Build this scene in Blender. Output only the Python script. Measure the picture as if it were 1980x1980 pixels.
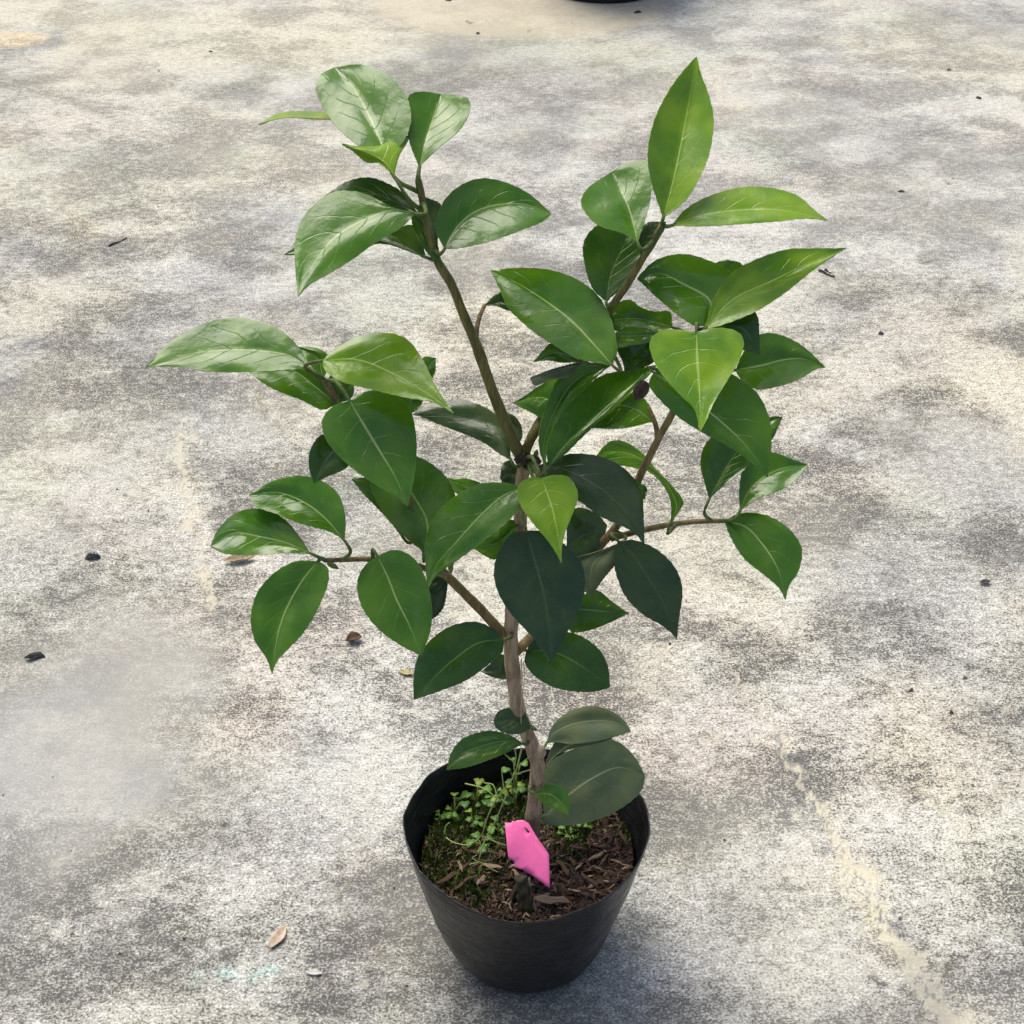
import bpy, bmesh, math, random
from mathutils import Vector, noise, Matrix
R = math.radians
random.seed(7)
for o in list(bpy.data.objects): bpy.data.objects.remove(o)
S = bpy.context.scene
C = S.collection

# ---------------------------------------------------------------- camera, sky, sun, exposure
CAM_H, PITCH, FOV = 1.0, R(35.0), R(34.0)
cam_d = bpy.data.cameras.new('camera'); cam = bpy.data.objects.new('camera', cam_d); C.objects.link(cam)
cam.location = (0, 0, CAM_H); cam.rotation_euler = (math.pi/2 - PITCH, 0, 0)
cam_d.sensor_fit = 'HORIZONTAL'; cam_d.angle = FOV; cam_d.clip_start = .02; cam_d.clip_end = 500
S.camera = cam
SUN_EL, SUN_AZ = R(66), R(322)            # azimuth measured clockwise from +Y
W = bpy.data.worlds.new('World'); S.world = W; W.use_nodes = True
wn = W.node_tree; wn.nodes.clear()
sky = wn.nodes.new('ShaderNodeTexSky'); sky.sky_type = 'NISHITA'; sky.sun_disc = False
sky.sun_elevation = SUN_EL; sky.sun_rotation = SUN_AZ
sky.air_density = .8; sky.dust_density = 4.5; sky.ozone_density = 1.0
bg = wn.nodes.new('ShaderNodeBackground'); bg.inputs['Strength'].default_value = .14
wo = wn.nodes.new('ShaderNodeOutputWorld')
wn.links.new(sky.outputs[0], bg.inputs[0]); wn.links.new(bg.outputs[0], wo.inputs[0])
sl = bpy.data.lights.new('sun', 'SUN'); sl.energy = 1.5; sl.angle = R(36); sl.color = (1, .95, .87)
sun = bpy.data.objects.new('sun', sl); C.objects.link(sun)
sdir = Vector((math.sin(SUN_AZ)*math.cos(SUN_EL), math.cos(SUN_AZ)*math.cos(SUN_EL), math.sin(SUN_EL)))
sun.rotation_euler = sdir.to_track_quat('Z', 'Y').to_euler(); sun.location = (0, 0, 5)
S.view_settings.view_transform = 'Standard'; S.view_settings.look = 'None'
S.view_settings.gamma = 1; S.view_settings.exposure = 0.82
S.render.engine = 'CYCLES'

# ---------------------------------------------------------------- pixel -> place
FP = 990.0 / math.tan(FOV/2)                # focal length in photo pixels (1980 wide)
CP, SP = math.cos(PITCH), math.sin(PITCH)
def ray(px, py):                            # photo pixel -> direction
    x, y = (px-990)/FP, (990-py)/FP
    return Vector((x, CP + y*SP, -SP + y*CP))
def on_ground(px, py, z=0.0):
    r = ray(px, py); s = (z-CAM_H)/r.z
    return Vector((0, 0, CAM_H)) + s*r
def at_y(px, py, y):
    r = ray(px, py); return Vector((0, 0, CAM_H)) + r*(y/r.y)
K = 1980/1932.0
def gd(x, y, z=0.0): return on_ground(x*K, y*K, z)      # full-view reading (1932 px wide)
CROPS = dict(A=(480,80,650), B=(1000,80,650), C=(250,560,650), D=(780,500,500),
             E=(1130,560,500), F=(760,860,600), G=(740,1340,550), H=(1000,880,650))
def px(crop, p):
    x0, y0, w = CROPS[crop]; return (x0 + p[0]*w/1932.0, y0 + p[1]*w/1932.0)
POT = Vector((0.011, 0.857, 0)); POT_H = .125
PY = POT.y                                   # the plant stands upright over the pot's centre

# ---------------------------------------------------------------- helpers
def mesh_obj(name, verts, faces, mats, parent=None, smooth=True, uvs=None, midx=None):
    me = bpy.data.meshes.new(name); me.from_pydata([tuple(v) for v in verts], [], faces)
    for m in mats: me.materials.append(m)
    if smooth: me.polygons.foreach_set('use_smooth', [True]*len(me.polygons))
    if midx: me.polygons.foreach_set('material_index', midx)
    if uvs:
        l = me.uv_layers.new(name='UVMap')
        for lp in me.loops: l.data[lp.index].uv = uvs[lp.vertex_index]
    me.update()
    o = bpy.data.objects.new(name, me); C.objects.link(o)
    if parent: o.parent = parent; o.matrix_parent_inverse = parent.matrix_world.inverted()
    return o
def empty(name, loc):
    o = bpy.data.objects.new(name, None); o.empty_display_size = .02; C.objects.link(o); o.location = loc
    o.matrix_world = Matrix.Translation(loc)
    return o
def tag(o, label, cat, group=None):
    o['label'] = label; o['category'] = cat
    if group: o['group'] = group
    return o
def catmull(pts, n):
    """n+1 points along a centripetal spline through pts, even in arc length"""
    P = [Vector(p) for p in pts]
    if len(P) == 2: return [P[0].lerp(P[1], i/n) for i in range(n+1)]
    P = [P[0]*2-P[1]] + P + [P[-1]*2-P[-2]]
    dense = []
    for i in range(1, len(P)-2):
        p0, p1, p2, p3 = P[i-1:i+3]
        t0 = 0; t1 = t0+max((p1-p0).length, 1e-6)**.5; t2 = t1+max((p2-p1).length, 1e-6)**.5; t3 = t2+max((p3-p2).length, 1e-6)**.5
        for j in range(16):
            t = t1+(t2-t1)*j/16
            a1 = p0*((t1-t)/(t1-t0))+p1*((t-t0)/(t1-t0)); a2 = p1*((t2-t)/(t2-t1))+p2*((t-t1)/(t2-t1)); a3 = p2*((t3-t)/(t3-t2))+p3*((t-t2)/(t3-t2))
            b1 = a1*((t2-t)/(t2-t0))+a2*((t-t0)/(t2-t0)); b2 = a2*((t3-t)/(t3-t1))+a3*((t-t1)/(t3-t1))
            dense.append(b1*((t2-t)/(t2-t1))+b2*((t-t1)/(t2-t1)))
    dense.append(P[-2])
    L = [0]
    for i in range(1, len(dense)): L.append(L[-1]+(dense[i]-dense[i-1]).length)
    out = []; k = 0
    for i in range(n+1):
        s = L[-1]*i/n
        while k < len(L)-2 and L[k+1] < s: k += 1
        f = (s-L[k])/max(L[k+1]-L[k], 1e-9); out.append(dense[k].lerp(dense[k+1], min(1, max(0, f))))
    return out
def tube_data(pts, radii, seg=8, wob=0.0, seed=0):
    V, Fc = [], []; n = len(pts)
    up = Vector((.31, .2, .93))
    for i, p in enumerate(pts):
        t = (pts[min(i+1, n-1)]-pts[max(i-1, 0)]).normalized()
        a = t.cross(up); a = a.normalized() if a.length > 1e-4 else t.orthogonal().normalized()
        b = t.cross(a)
        for j in range(seg):
            th = 2*math.pi*j/seg; r = radii[i]
            if wob: r *= 1+wob*noise.noise(Vector((p.x*180+seed, p.z*180, th*1.3)))
            V.append(p+(a*math.cos(th)+b*math.sin(th))*r)
    for i in range(n-1):
        for j in range(seg):
            q = (j+1) % seg; Fc.append((i*seg+j, i*seg+q, (i+1)*seg+q, (i+1)*seg+j))
    V.append(pts[0]); V.append(pts[-1]); e = len(V)
    for j in range(seg):
        q = (j+1) % seg; Fc.append((e-2, q, j)); Fc.append((e-1, (n-1)*seg+j, (n-1)*seg+q))
    return V, Fc
def fix_normals(o):
    bm = bmesh.new(); bm.from_mesh(o.data); bmesh.ops.recalc_face_normals(bm, faces=bm.faces); bm.to_mesh(o.data); bm.free()
def lathe(name, prof, seg, mat, parent=None, warp=None):
    V, Fc = [], []
    for i, (r, z) in enumerate(prof):
        for j in range(seg):
            th = 2*math.pi*j/seg; v = Vector((r*math.cos(th), r*math.sin(th), z))
            V.append(warp(v, th, i) if warp else v)
    for i in range(len(prof)-1):
        for j in range(seg):
            q = (j+1) % seg; Fc.append((i*seg+j, i*seg+q, (i+1)*seg+q, (i+1)*seg+j))
    V.append(Vector((0, 0, prof[0][1]))); V.append(Vector((0, 0, prof[-1][1]))); e = len(V); n = len(prof)
    for j in range(seg):
        q = (j+1) % seg; Fc.append((e-2, q, j)); Fc.append((e-1, (n-1)*seg+j, (n-1)*seg+q))
    return mesh_obj(name, V, Fc, [mat], parent)

# ---------------------------------------------------------------- node helpers
class NT:
    def __init__(s, name):
        s.m = bpy.data.materials.new(name); s.m.use_nodes = True; s.t = s.m.node_tree; s.t.nodes.clear()
        s.out = s.n('ShaderNodeOutputMaterial')
    def n(s, ty, **kw):
        x = s.t.nodes.new(ty)
        for k, v in kw.items(): setattr(x, k, v)
        return x
    def put(s, sock, v):
        if isinstance(v, bpy.types.NodeSocket): s.t.links.new(v, sock)
        elif v is not None:
            if isinstance(v, (tuple, list)) and len(v) == 3 and sock.type == 'RGBA': v = (*v, 1)
            sock.default_value = v
    def math(s, op, a, b=None, c=None, clamp=False):
        x = s.n('ShaderNodeMath', operation=op, use_clamp=clamp); s.put(x.inputs[0], a)
        if b is not None: s.put(x.inputs[1], b)
        if c is not None: s.put(x.inputs[2], c)
        return x.outputs[0]
    def ramp(s, v, lo, hi, a=0.0, b=1.0, smooth=True):
        x = s.n('ShaderNodeMapRange'); x.interpolation_type = 'SMOOTHSTEP' if smooth else 'LINEAR'
        for k, q in zip(('Value', 'From Min', 'From Max', 'To Min', 'To Max'), (v, lo, hi, a, b)): s.put(x.inputs[k], q)
        return x.outputs[0]
    def mix(s, f, a, b, mode='MIX'):
        x = s.n('ShaderNodeMix', data_type='RGBA', blend_type=mode); s.put(x.inputs[0], f); s.put(x.inputs[6], a); s.put(x.inputs[7], b)
        return x.outputs[2]
    def noise(s, vec, scale, detail=4, rough=.55, dist=0.0):
        x = s.n('ShaderNodeTexNoise'); s.put(x.inputs['Vector'], vec); s.put(x.inputs['Scale'], scale)
        x.inputs['Detail'].default_value = detail; x.inputs['Roughness'].default_value = rough; x.inputs['Distortion'].default_value = dist
        return x.outputs['Fac']
    def coord(s, kind='Object'): return s.n('ShaderNodeTexCoord').outputs[kind]
    def mapping(s, v, scale=(1, 1, 1), loc=(0, 0, 0), rot=(0, 0, 0)):
        x = s.n('ShaderNodeMapping'); s.put(x.inputs[0], v)
        x.inputs['Scale'].default_value = scale; x.inputs['Location'].default_value = loc; x.inputs['Rotation'].default_value = rot
        return x.outputs[0]
    def bump(s, h, strength=.3, dist=.001, nrm=None):
        x = s.n('ShaderNodeBump'); x.inputs['Strength'].default_value = strength; x.inputs['Distance'].default_value = dist
        s.put(x.inputs['Height'], h)
        if nrm: s.put(x.inputs['Normal'], nrm)
        return x.outputs[0]
    def bsdf(s, col, rough=.5, spec=.5, nrm=None, **kw):
        x = s.n('ShaderNodeBsdfPrincipled'); s.put(x.inputs['Base Color'], col); s.put(x.inputs['Roughness'], rough)
        s.put(x.inputs['Specular IOR Level'], spec)
        if nrm: s.put(x.inputs['Normal'], nrm)
        for k, v in kw.items(): s.put(x.inputs[k], v)
        return x.outputs[0]
    def done(s, sh): s.t.links.new(sh, s.out.inputs[0]); return s.m

def leaf_mat(name, col, vein, rough=.32, back=False, trans=.22, spec=.38):
    t = NT(name); uv = t.coord('UV'); ob = t.coord('Object'); info = t.n('ShaderNodeObjectInfo')
    sep = t.n('ShaderNodeSeparateXYZ'); t.put(sep.inputs[0], uv)
    u = t.math('ABSOLUTE', t.math('MULTIPLY_ADD', sep.outputs[0], 2.0, -1.0)); v = sep.outputs[1]
    n1 = t.noise(ob, 40, 2); n2 = t.noise(ob, 210, 3, .6)
    c2 = tuple(min(1, x*k) for x, k in zip(col, (1.5, 1.22, 1.05))); c3 = tuple(x*k for x, k in zip(col, (.7, .8, .9)))
    base = t.mix(t.ramp(n1, .35, .68), c3, c2)
    base = t.mix(t.ramp(n2, .4, .8, 0, .18), base, c2)
    base = t.mix(t.math('MULTIPLY', info.outputs['Random'], .4), base, c2)
    # lateral veins leave the midrib at an angle, arch forward and fade before the margin
    ph = t.math('MULTIPLY_ADD', u, -1.9, t.math('MULTIPLY_ADD', n1, 1.1, t.math('MULTIPLY', v, 6.0)))
    tri = t.math('ABSOLUTE', t.math('SUBTRACT', t.math('FRACT', ph), .5))
    lat = t.math('MULTIPLY', t.ramp(tri, .0, .05, 1, 0), t.math('MULTIPLY', t.ramp(u, .35, .85, 1, 0), t.ramp(n2, .2, .5)))
    base = t.mix(t.math('MULTIPLY', lat, .09), base, vein)
    wid = t.ramp(v, 0, 1, .048, .014, False)
    mid = t.ramp(t.math('DIVIDE', u, wid), .4, 1.1, 1, 0)
    base = t.mix(t.math('MULTIPLY', mid, t.ramp(v, .55, 1, .75, .25)), base, vein)
    base = t.mix(t.ramp(u, .975, 1.0, 0, .15), base, vein)
    dust = t.ramp(n2, .56, .8, 0, .07); base = t.mix(dust, base, (.4, .42, .38))
    h = t.math('ADD', t.math('MULTIPLY', lat, -.4), t.math('ADD', t.math('MULTIPLY', n2, .35), t.math('MULTIPLY', n1, 1.1)))
    nr = t.bump(t.math('ADD', h, t.math('MULTIPLY', t.noise(ob, 95, 2), .6)), .36, .0012)
    rg = t.ramp(t.noise(ob, 60, 3), .3, .72, max(.08, rough-.05), rough+.12)
    sh = t.bsdf(base, rg if not back else .6, spec if not back else .3, nr)
    tr = t.n('ShaderNodeBsdfTranslucent'); t.put(tr.inputs[0], t.mix(.5, base, (.35, .55, .05), 'MIX'))
    mx = t.n('ShaderNodeMixShader'); mx.inputs[0].default_value = trans; t.t.links.new(sh, mx.inputs[1]); t.t.links.new(tr.outputs[0], mx.inputs[2])
    return t.done(mx.outputs[0])
def under_mat(name, col, vein): return leaf_mat(name, col, vein, .55, True, .22)
VEIN = (.36, .46, .16)
LM = {  # young, middle-aged and old leaf: upper face, lower face
    'y': (leaf_mat('leaf_young', (.12, .255, .009), (.42, .55, .14), .19), under_mat('leaf_young_under', (.20, .31, .055), (.42, .5, .18))),
    'm': (leaf_mat('leaf_grown', (.050, .150, .008), VEIN, .15), under_mat('leaf_grown_under', (.12, .19, .05), (.3, .37, .14))),
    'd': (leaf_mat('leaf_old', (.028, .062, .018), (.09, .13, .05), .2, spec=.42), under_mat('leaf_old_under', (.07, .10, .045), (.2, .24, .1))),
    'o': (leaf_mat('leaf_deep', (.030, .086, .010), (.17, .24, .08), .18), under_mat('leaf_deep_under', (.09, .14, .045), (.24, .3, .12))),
    'g': (leaf_mat('leaf_dusty', (.062, .098, .045), (.25, .3, .14), .5), under_mat('leaf_dusty_under', (.10, .13, .07), (.24, .28, .14))),
}
def bark_mat(name, c1, c2, c3, sc=1.0):
    t = NT(name); ob = t.coord('Object'); st = t.mapping(ob, (1, 1, .22))
    n1 = t.noise(st, 260*sc, 5, .65); n2 = t.noise(ob, 60*sc, 3); n3 = t.noise(ob, 700, 3)
    col = t.mix(t.ramp(n1, .35, .68), c1, c2); col = t.mix(t.ramp(n2, .48, .7, 0, .7), col, c3)
    h = t.math('ADD', n1, t.math('MULTIPLY', n3, .4))
    return t.done(t.bsdf(col, .75, .3, t.bump(h, .6, .0012)))
BARK = bark_mat('bark_tan', (.19, .13, .078), (.41, .315, .205), (.29, .235, .15))
TWIG = bark_mat('twig_brown', (.10, .07, .026), (.22, .16, .065), (.12, .125, .035))
OLIVE = bark_mat('twig_olive', (.075, .07, .018), (.175, .15, .045), (.11, .125, .03))
PET = bark_mat('petiole_green', (.05, .085, .02), (.11, .16, .035), (.075, .06, .025))
SCAR = bark_mat('bark_scar', (.025, .017, .012), (.09, .055, .035), (.05, .03, .02))

# ---------------------------------------------------------------- ground
import numpy as np
def vnoise(x, y, seed):
    xi, yi = np.floor(x).astype(np.int64), np.floor(y).astype(np.int64); fx, fy = x-xi, y-yi
    fx, fy = fx*fx*fx*(fx*(fx*6-15)+10), fy*fy*fy*(fy*(fy*6-15)+10)
    def h(a, b):
        n = (a*374761393+b*668265263+seed*974711) & 0xffffffff
        n = ((n ^ (n >> 13))*1274126177) & 0xffffffff; n = ((n ^ (n >> 16))*2246822519) & 0xffffffff
        return ((n ^ (n >> 15)) & 0xffff)/65535.0
    return (h(xi, yi)*(1-fx)+h(xi+1, yi)*fx)*(1-fy)+(h(xi, yi+1)*(1-fx)+h(xi+1, yi+1)*fx)*fy
def fbm(x, y, sc, octv, seed, rough=.55):
    a, t, out = 1.0, 0.0, 0
    for o in range(octv):
        c, s_ = math.cos(o*1.1+seed), math.sin(o*1.1+seed); f = sc*2.03**o
        out = out+a*vnoise((x*c-y*s_)*f+seed*7.3, (x*s_+y*c)*f-seed*3.1, seed+o); t += a; a *= rough
    return out/t
def sstep(v, lo, hi, a=0.0, b=1.0):
    t = np.clip((v-lo)/(hi-lo), 0, 1); return a+(b-a)*t*t*(3-2*t)
def ground_mat():
    t = NT('stained_concrete'); ob = t.coord('Object')
    ca = t.n('ShaderNodeAttribute', attribute_name='stain'); at = t.n('ShaderNodeAttribute', attribute_name='grit')  # stain colour also carries the pot's painted shadow
    gs = t.n('ShaderNodeSeparateColor'); t.put(gs.inputs[0], at.outputs['Color']); amt, thr = gs.outputs[0], gs.outputs[1]
    col = ca.outputs['Color']
    g1 = t.noise(t.mapping(ob, (.85, 1, 1)), 470, 2, .8); g2 = t.noise(t.mapping(ob, (.8, 1, 1), (9, 3, 0)), 900, 1, .7); g3 = t.noise(t.mapping(ob, (.7, 1, 1), (2, 8, 0)), 130, 3, .7)
    grit = t.math('ADD', t.math('MULTIPLY', g1, .6), t.math('ADD', t.math('MULTIPLY', g2, .3), t.math('MULTIPLY', g3, .35)))
    dv = t.math('SUBTRACT', grit, thr)
    pore = t.ramp(dv, -.035, .04, 1, 0)
    col = t.mix(t.math('MULTIPLY', pore, t.math('MULTIPLY', amt, .95)), col, (.075, .072, .066))
    grain = t.ramp(dv, .07, .17)
    col = t.mix(t.math('MULTIPLY', grain, t.math('MULTIPLY', amt, .62)), col, (.76, .755, .72))
    h = t.math('MULTIPLY', grit, t.math('MULTIPLY_ADD', amt, .9, .1))
    return t.done(t.bsdf(col, .85, .25, t.bump(h, .6, .004)))
def ground_colour(X, Y):
    """stains of the slab: colour, amount of grit, pore threshold at every ground point"""
    wx, wy = fbm(X, Y, 7, 5, 1)*.2-.1, fbm(X, Y, 7, 5, 2)*.2-.1
    XW, YW = X+wx, Y+wy*1.4
    fx, fy = fbm(X, Y, 50, 4, 3, .7)*.03-.015, fbm(X, Y, 50, 4, 4, .7)*.04-.02
    XF, YF = X+fx, Y+fy
    def ell(cx, cy, rx, ry, soft=.8, k=1.0, warped=True):
        c = gd(cx, cy); ax = (gd(cx+rx, cy)-gd(cx-rx, cy)).length/2; ay = (gd(cx, cy+ry)-gd(cx, cy-ry)).length/2
        d = np.hypot(((XW if warped else XF)-c.x)/ax, ((YW if warped else YF)-c.y)/ay); return sstep(d, 1-soft, 1+soft*.5, k, 0)
    def seg(p, q, w, soft=.6, k=1.0):
        a, b = gd(*p), gd(*q); dx, dy = b.x-a.x, b.y-a.y
        h = np.clip(((XF-a.x)*dx+(YF-a.y)*dy)/(dx*dx+dy*dy), 0, 1)
        d = np.hypot(XF-a.x-h*dx, YF-a.y-h*dy); ww = w*.00052; return sstep(d, ww*(1-soft), ww*(1+soft), k, 0)
    col = np.zeros(X.shape+(3,)); 
    def lay(m, c):
        nonlocal col
        col = col*(1-m[..., None])+np.array(c)*m[..., None]
    big, med, sml = fbm(X, Y, 2.2, 4, 11), fbm(X*.8, Y, 10, 6, 12, .62), fbm(X*.7, Y, 48, 4, 13, .65)
    tone = sstep(big*.45+med*.6+sml*.25, .40, .74)
    col = np.array((.35, .343, .328))+tone[..., None]*(np.array((.58, .565, .515))-np.array((.35, .343, .328)))
    lay(sstep(fbm(X, Y, 3.0, 5, 21), .46, .70, 0, .6), (.62, .575, .44))
    lay(sstep(fbm(X, Y, 4.4, 5, 22), .5, .72, 0, .3), (.56, .475, .39))
    lay(sstep(fbm(X, Y, 5.5, 5, 23), .52, .72, 0, .45), (.46, .485, .385))
    lay(sstep(fbm(X, Y*.7, 8, 5, 24), .56, .74, 0, .4), (.32, .32, .322))
    M = np.maximum.reduce
    n45 = fbm(X, Y, 38, 4, 31, .7)
    lay(M([ell(600, 60, 190, 100, .8, .8), ell(230, 120, 330, 150, .9, .6), ell(125, 430, 46, 50, .5, .8), ell(1870, 720, 150, 100, .7, .95), ell(1850, 1490, 190, 220, .8, .75), ell(60, 760, 160, 90, .9, .5), ell(150, 850, 260, 90, .8, .5), ell(900, 640, 150, 240, .8, .6),
           ell(1230, 880, 130, 100, .8, .5), ell(420, 690, 220, 90, .9, .45), ell(1330, 1080, 110, 180, .9, .5), ell(860, 540, 120, 90, .8, .5)])*.85, (.64, .585, .445))
    lay(ell(985, 10, 290, 62, .12, .85, False), (.58, .515, .39))
    lay(M([ell(560, 1300, 150, 130, .8, .55), ell(1330, 1430, 220, 150, .8, .5), ell(1050, 1330, 180, 70, .8, .5), ell(200, 980, 120, 60, .8, .4)]), (.58, .50, .42))
    st = M([seg((335, 820), (352, 940), 8, .9, .8), seg((352, 940), (395, 1140), 5, .9, .9), seg((1340, 1190), (1490, 1440), 6, .9, .55), seg((1490, 1440), (1560, 1545), 9, .9, .8), seg((1560, 1545), (1640, 1670), 9, .9, .9), seg((1640, 1670), (1690, 1760), 7, .9), seg((1690, 1760), (1715, 1830), 10, .9), seg((1715, 1830), (1760, 1900), 20, 1.0, .9), seg((1760, 1900), (1820, 1960), 30, 1.0, .9), seg((870, 470), (935, 570), 5, .9, .7), seg((935, 570), (1010, 700), 5, .9, .5)])
    st = sstep(st+(n45-.5)*1.3+(fbm(X, Y, 190, 3, 32, .7)-.5)*.9, .32, .62); lay(M([seg((1340, 1190), (1470, 1400), 24, 1.0, .35), seg((1470, 1400), (1600, 1610), 22, .9, .65), seg((1600, 1610), (1720, 1850), 26, .9, .75), seg((1720, 1850), (1830, 1990), 50, 1.0, .55), seg((340, 800), (395, 1140), 18, 1.0, .35)])*sstep(n45, .3, .6, .5, 1), (.66, .60, .45)); lay(st*.3, (.76, .68, .49))
    lay(M([ell(1270, 1640, 190, 150, .9, .55), ell(1180, 1850, 290, 150, .9, .65), ell(180, 1760, 420, 170, .9, .6), ell(1000, 1900, 900, 110, .9, .4), ell(1720, 1050, 270, 160, .9, .72), ell(1760, 850, 190, 110, .9, .5), ell(1650, 620, 220, 90, .9, .35), ell(1720, 300, 240, 60, .9, .3), ell(60, 1100, 260, 110, .9, .45), ell(110, 480, 190, 60, .9, .4), ell(400, 560, 180, 60, .9, .35), ell(950, 160, 280, 70, .9, .45),  # first two ellipses paint the pot's shadow; the others are grey patches
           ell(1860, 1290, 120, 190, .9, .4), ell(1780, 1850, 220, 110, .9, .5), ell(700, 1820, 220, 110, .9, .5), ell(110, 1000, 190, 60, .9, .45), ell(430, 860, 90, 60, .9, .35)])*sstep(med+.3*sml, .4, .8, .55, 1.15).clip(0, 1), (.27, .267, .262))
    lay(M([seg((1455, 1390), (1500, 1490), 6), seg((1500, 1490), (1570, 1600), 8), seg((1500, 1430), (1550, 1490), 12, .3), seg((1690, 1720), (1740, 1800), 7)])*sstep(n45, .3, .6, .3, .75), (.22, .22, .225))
    lay(ell(45, 78, 84, 28, .3, .6, False), (.37, .385, .38)); lay(ell(25, 74, 64, 18, .25, .95, False), (.70, .58, .39))
    lay(seg((365, 1836), (500, 1842), 9, .8)*sstep(n45, .35, .6, .1, .7), (.37, .60, .54))
    lay(M([seg((0, 722), (240, 722), 1.6, .5, .5), seg((0, 523), (110, 470), 2.2, .5, .45), seg((1790, 12), (1932, 10), 2.6, .5, .5), seg((480, 0), (500, 60), 2, .5, .2), seg((1925, 590), (1880, 640), 1.6, .4, .8), seg((1932, 618), (1860, 612), 1.4, .4, .7), seg((1880, 640), (1850, 660), 1.4, .4, .6), seg((1932, 655), (1870, 650), 1.5, .4, .7), seg((1905, 668), (1932, 672), 1.5, .4, .7), seg((1640, 1690), (1672, 1725), 2.2, .4, .9), seg((1685, 1745), (1712, 1775), 2, .4, .8), seg((1730, 1850), (1755, 1890), 2.5, .4, .8), seg((1460, 1380), (1640, 1690), 1.3, .4, .5)]), (.2, .2, .2))
    smooth = ell(90, 1400, 330, 290, .8, .9)
    lay(smooth*.7, (.37, .365, .36)); lay(smooth*sstep(fbm(X, Y, 9, 3, 51), .45, .65, 0, .6), (.47, .45, .41)); lay(smooth*sstep(fbm(X, Y, 8, 3, 52), .5, .7, 0, .5), (.34, .34, .345))
    for q in range(320):                                     # scattered small pits and droppings
        rr = random.Random(q); cx, cy = rr.uniform(0, 1932), rr.uniform(0, 1932)
        if cx < 480 and 1080 < cy < 1720: continue
        c = gd(cx, cy); w = rr.uniform(.0015, .0055)
        ix = np.where((np.abs(X-c.x) < .03) & (np.abs(Y-c.y) < .04))
        m = sstep(np.hypot(XF[ix]-c.x, (YF[ix]-c.y)*rr.uniform(.5, 1)), w*.5, w, rr.uniform(.3, .8), 0)[:, None]
        col[ix] = col[ix]*(1-m)+np.array(rr.choice([(.13, .125, .11), (.2, .19, .16), (.75, .74, .7), (.3, .28, .2), (.1, .1, .09)]))*m
    amt = (1-.85*smooth)*(1-.75*st)*sstep(Y, 1.5, 3.2, 1, .62)*sstep(fbm(X, Y, 5, 4, 41), .25, .6, .75, 1)*(1-.6*ell(985, 10, 290, 62, .2, 1, False))
    thr = sstep(fbm(X*.75, Y, 12, 6, 42, .68), .3, .68, .655, .55)
    return col*np.array((.705, .722, .682)), amt, thr
def build_ground():
    far = [-100, -40, -20]+list(-1.1-8*np.linspace(1, .012, 110)**1.8)
    us = np.array(far+list(np.linspace(-1.1, 1.1, 720))+[-q for q in far[::-1]])
    tt = np.linspace(0, 1, 830); ys = np.array([-40, -20, -8, -4]+list(np.linspace(-2, .49, 70))+list(.5+3.3*(.55*tt+.45*tt*tt))+list(3.8+6*np.linspace(.015, 1, 60)**1.6)+[16, 40, 80])
    U, Y = np.meshgrid(us, ys); X = U*np.maximum(.5, .32*Y+.14); ny, nx = X.shape
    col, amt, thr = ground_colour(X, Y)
    w = sstep(np.maximum(np.abs(X)/5, np.maximum(Y/9, -Y/2.2)), .8, 1)[..., None]; col = col*(1-w)+col.mean((0, 1))*w
    me = bpy.data.meshes.new('ground'); nv, nf = nx*ny, (nx-1)*(ny-1)
    me.vertices.add(nv); me.vertices.foreach_set('co', np.stack([X, Y, X*0], -1).astype(np.float32).ravel())
    i0 = (np.arange(ny-1)[:, None]*nx+np.arange(nx-1)[None]).ravel()
    q = np.stack([i0, i0+1, i0+nx+1, i0+nx], -1).astype(np.int32)
    me.loops.add(nf*4); me.loops.foreach_set('vertex_index', q.ravel()); me.polygons.add(nf)
    me.polygons.foreach_set('loop_start', np.arange(0, nf*4, 4, dtype=np.int32)); me.update(); me.validate()
    one = np.ones((nv, 1))
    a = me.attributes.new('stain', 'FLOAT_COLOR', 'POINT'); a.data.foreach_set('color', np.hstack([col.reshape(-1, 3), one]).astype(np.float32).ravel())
    a = me.attributes.new('grit', 'FLOAT_COLOR', 'POINT'); a.data.foreach_set('color', np.hstack([amt.reshape(-1, 1), thr.reshape(-1, 1), one*0, one]).astype(np.float32).ravel())
    me.materials.append(ground_mat())
    o = bpy.data.objects.new('ground', me); C.objects.link(o); o['kind'] = 'structure'
    o['label'] = 'stained pale concrete yard floor with gritty worn patches'
build_ground()

# ---------------------------------------------------------------- pots
def bag_mat():
    t = NT('black_plastic_bag'); ob = t.coord('Object')
    st = t.mapping(ob, (9, 9, 130)); n1 = t.noise(st, 1.0, 5, .65, .6); n2 = t.noise(ob, 38, 4, .6); n3 = t.noise(ob, 420, 3, .6)
    col = t.mix(t.ramp(n2, .45, .75), (.009, .009, .010), (.022, .022, .023))
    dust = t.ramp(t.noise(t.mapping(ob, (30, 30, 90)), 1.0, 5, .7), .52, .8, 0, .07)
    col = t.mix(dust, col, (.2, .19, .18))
    scr_glint = t.ramp(t.noise(t.mapping(ob, (22, 22, 300), (0, 3, 0), (.15, .1, 0)), 1.0, 4, .75), .66, .74, 0, .32); col = t.mix(scr_glint, col, (.3, .3, .31))  # scratch streaks, their glint painted in as pale grey
    h = t.math('ADD', t.math('MULTIPLY', n1, .8), t.math('ADD', n2, t.math('MULTIPLY', n3, .08)))
    return t.done(t.bsdf(col, t.ramp(n1, .3, .7, .24, .42), .32, t.bump(h, .8, .0035)))
BAG = bag_mat()
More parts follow.
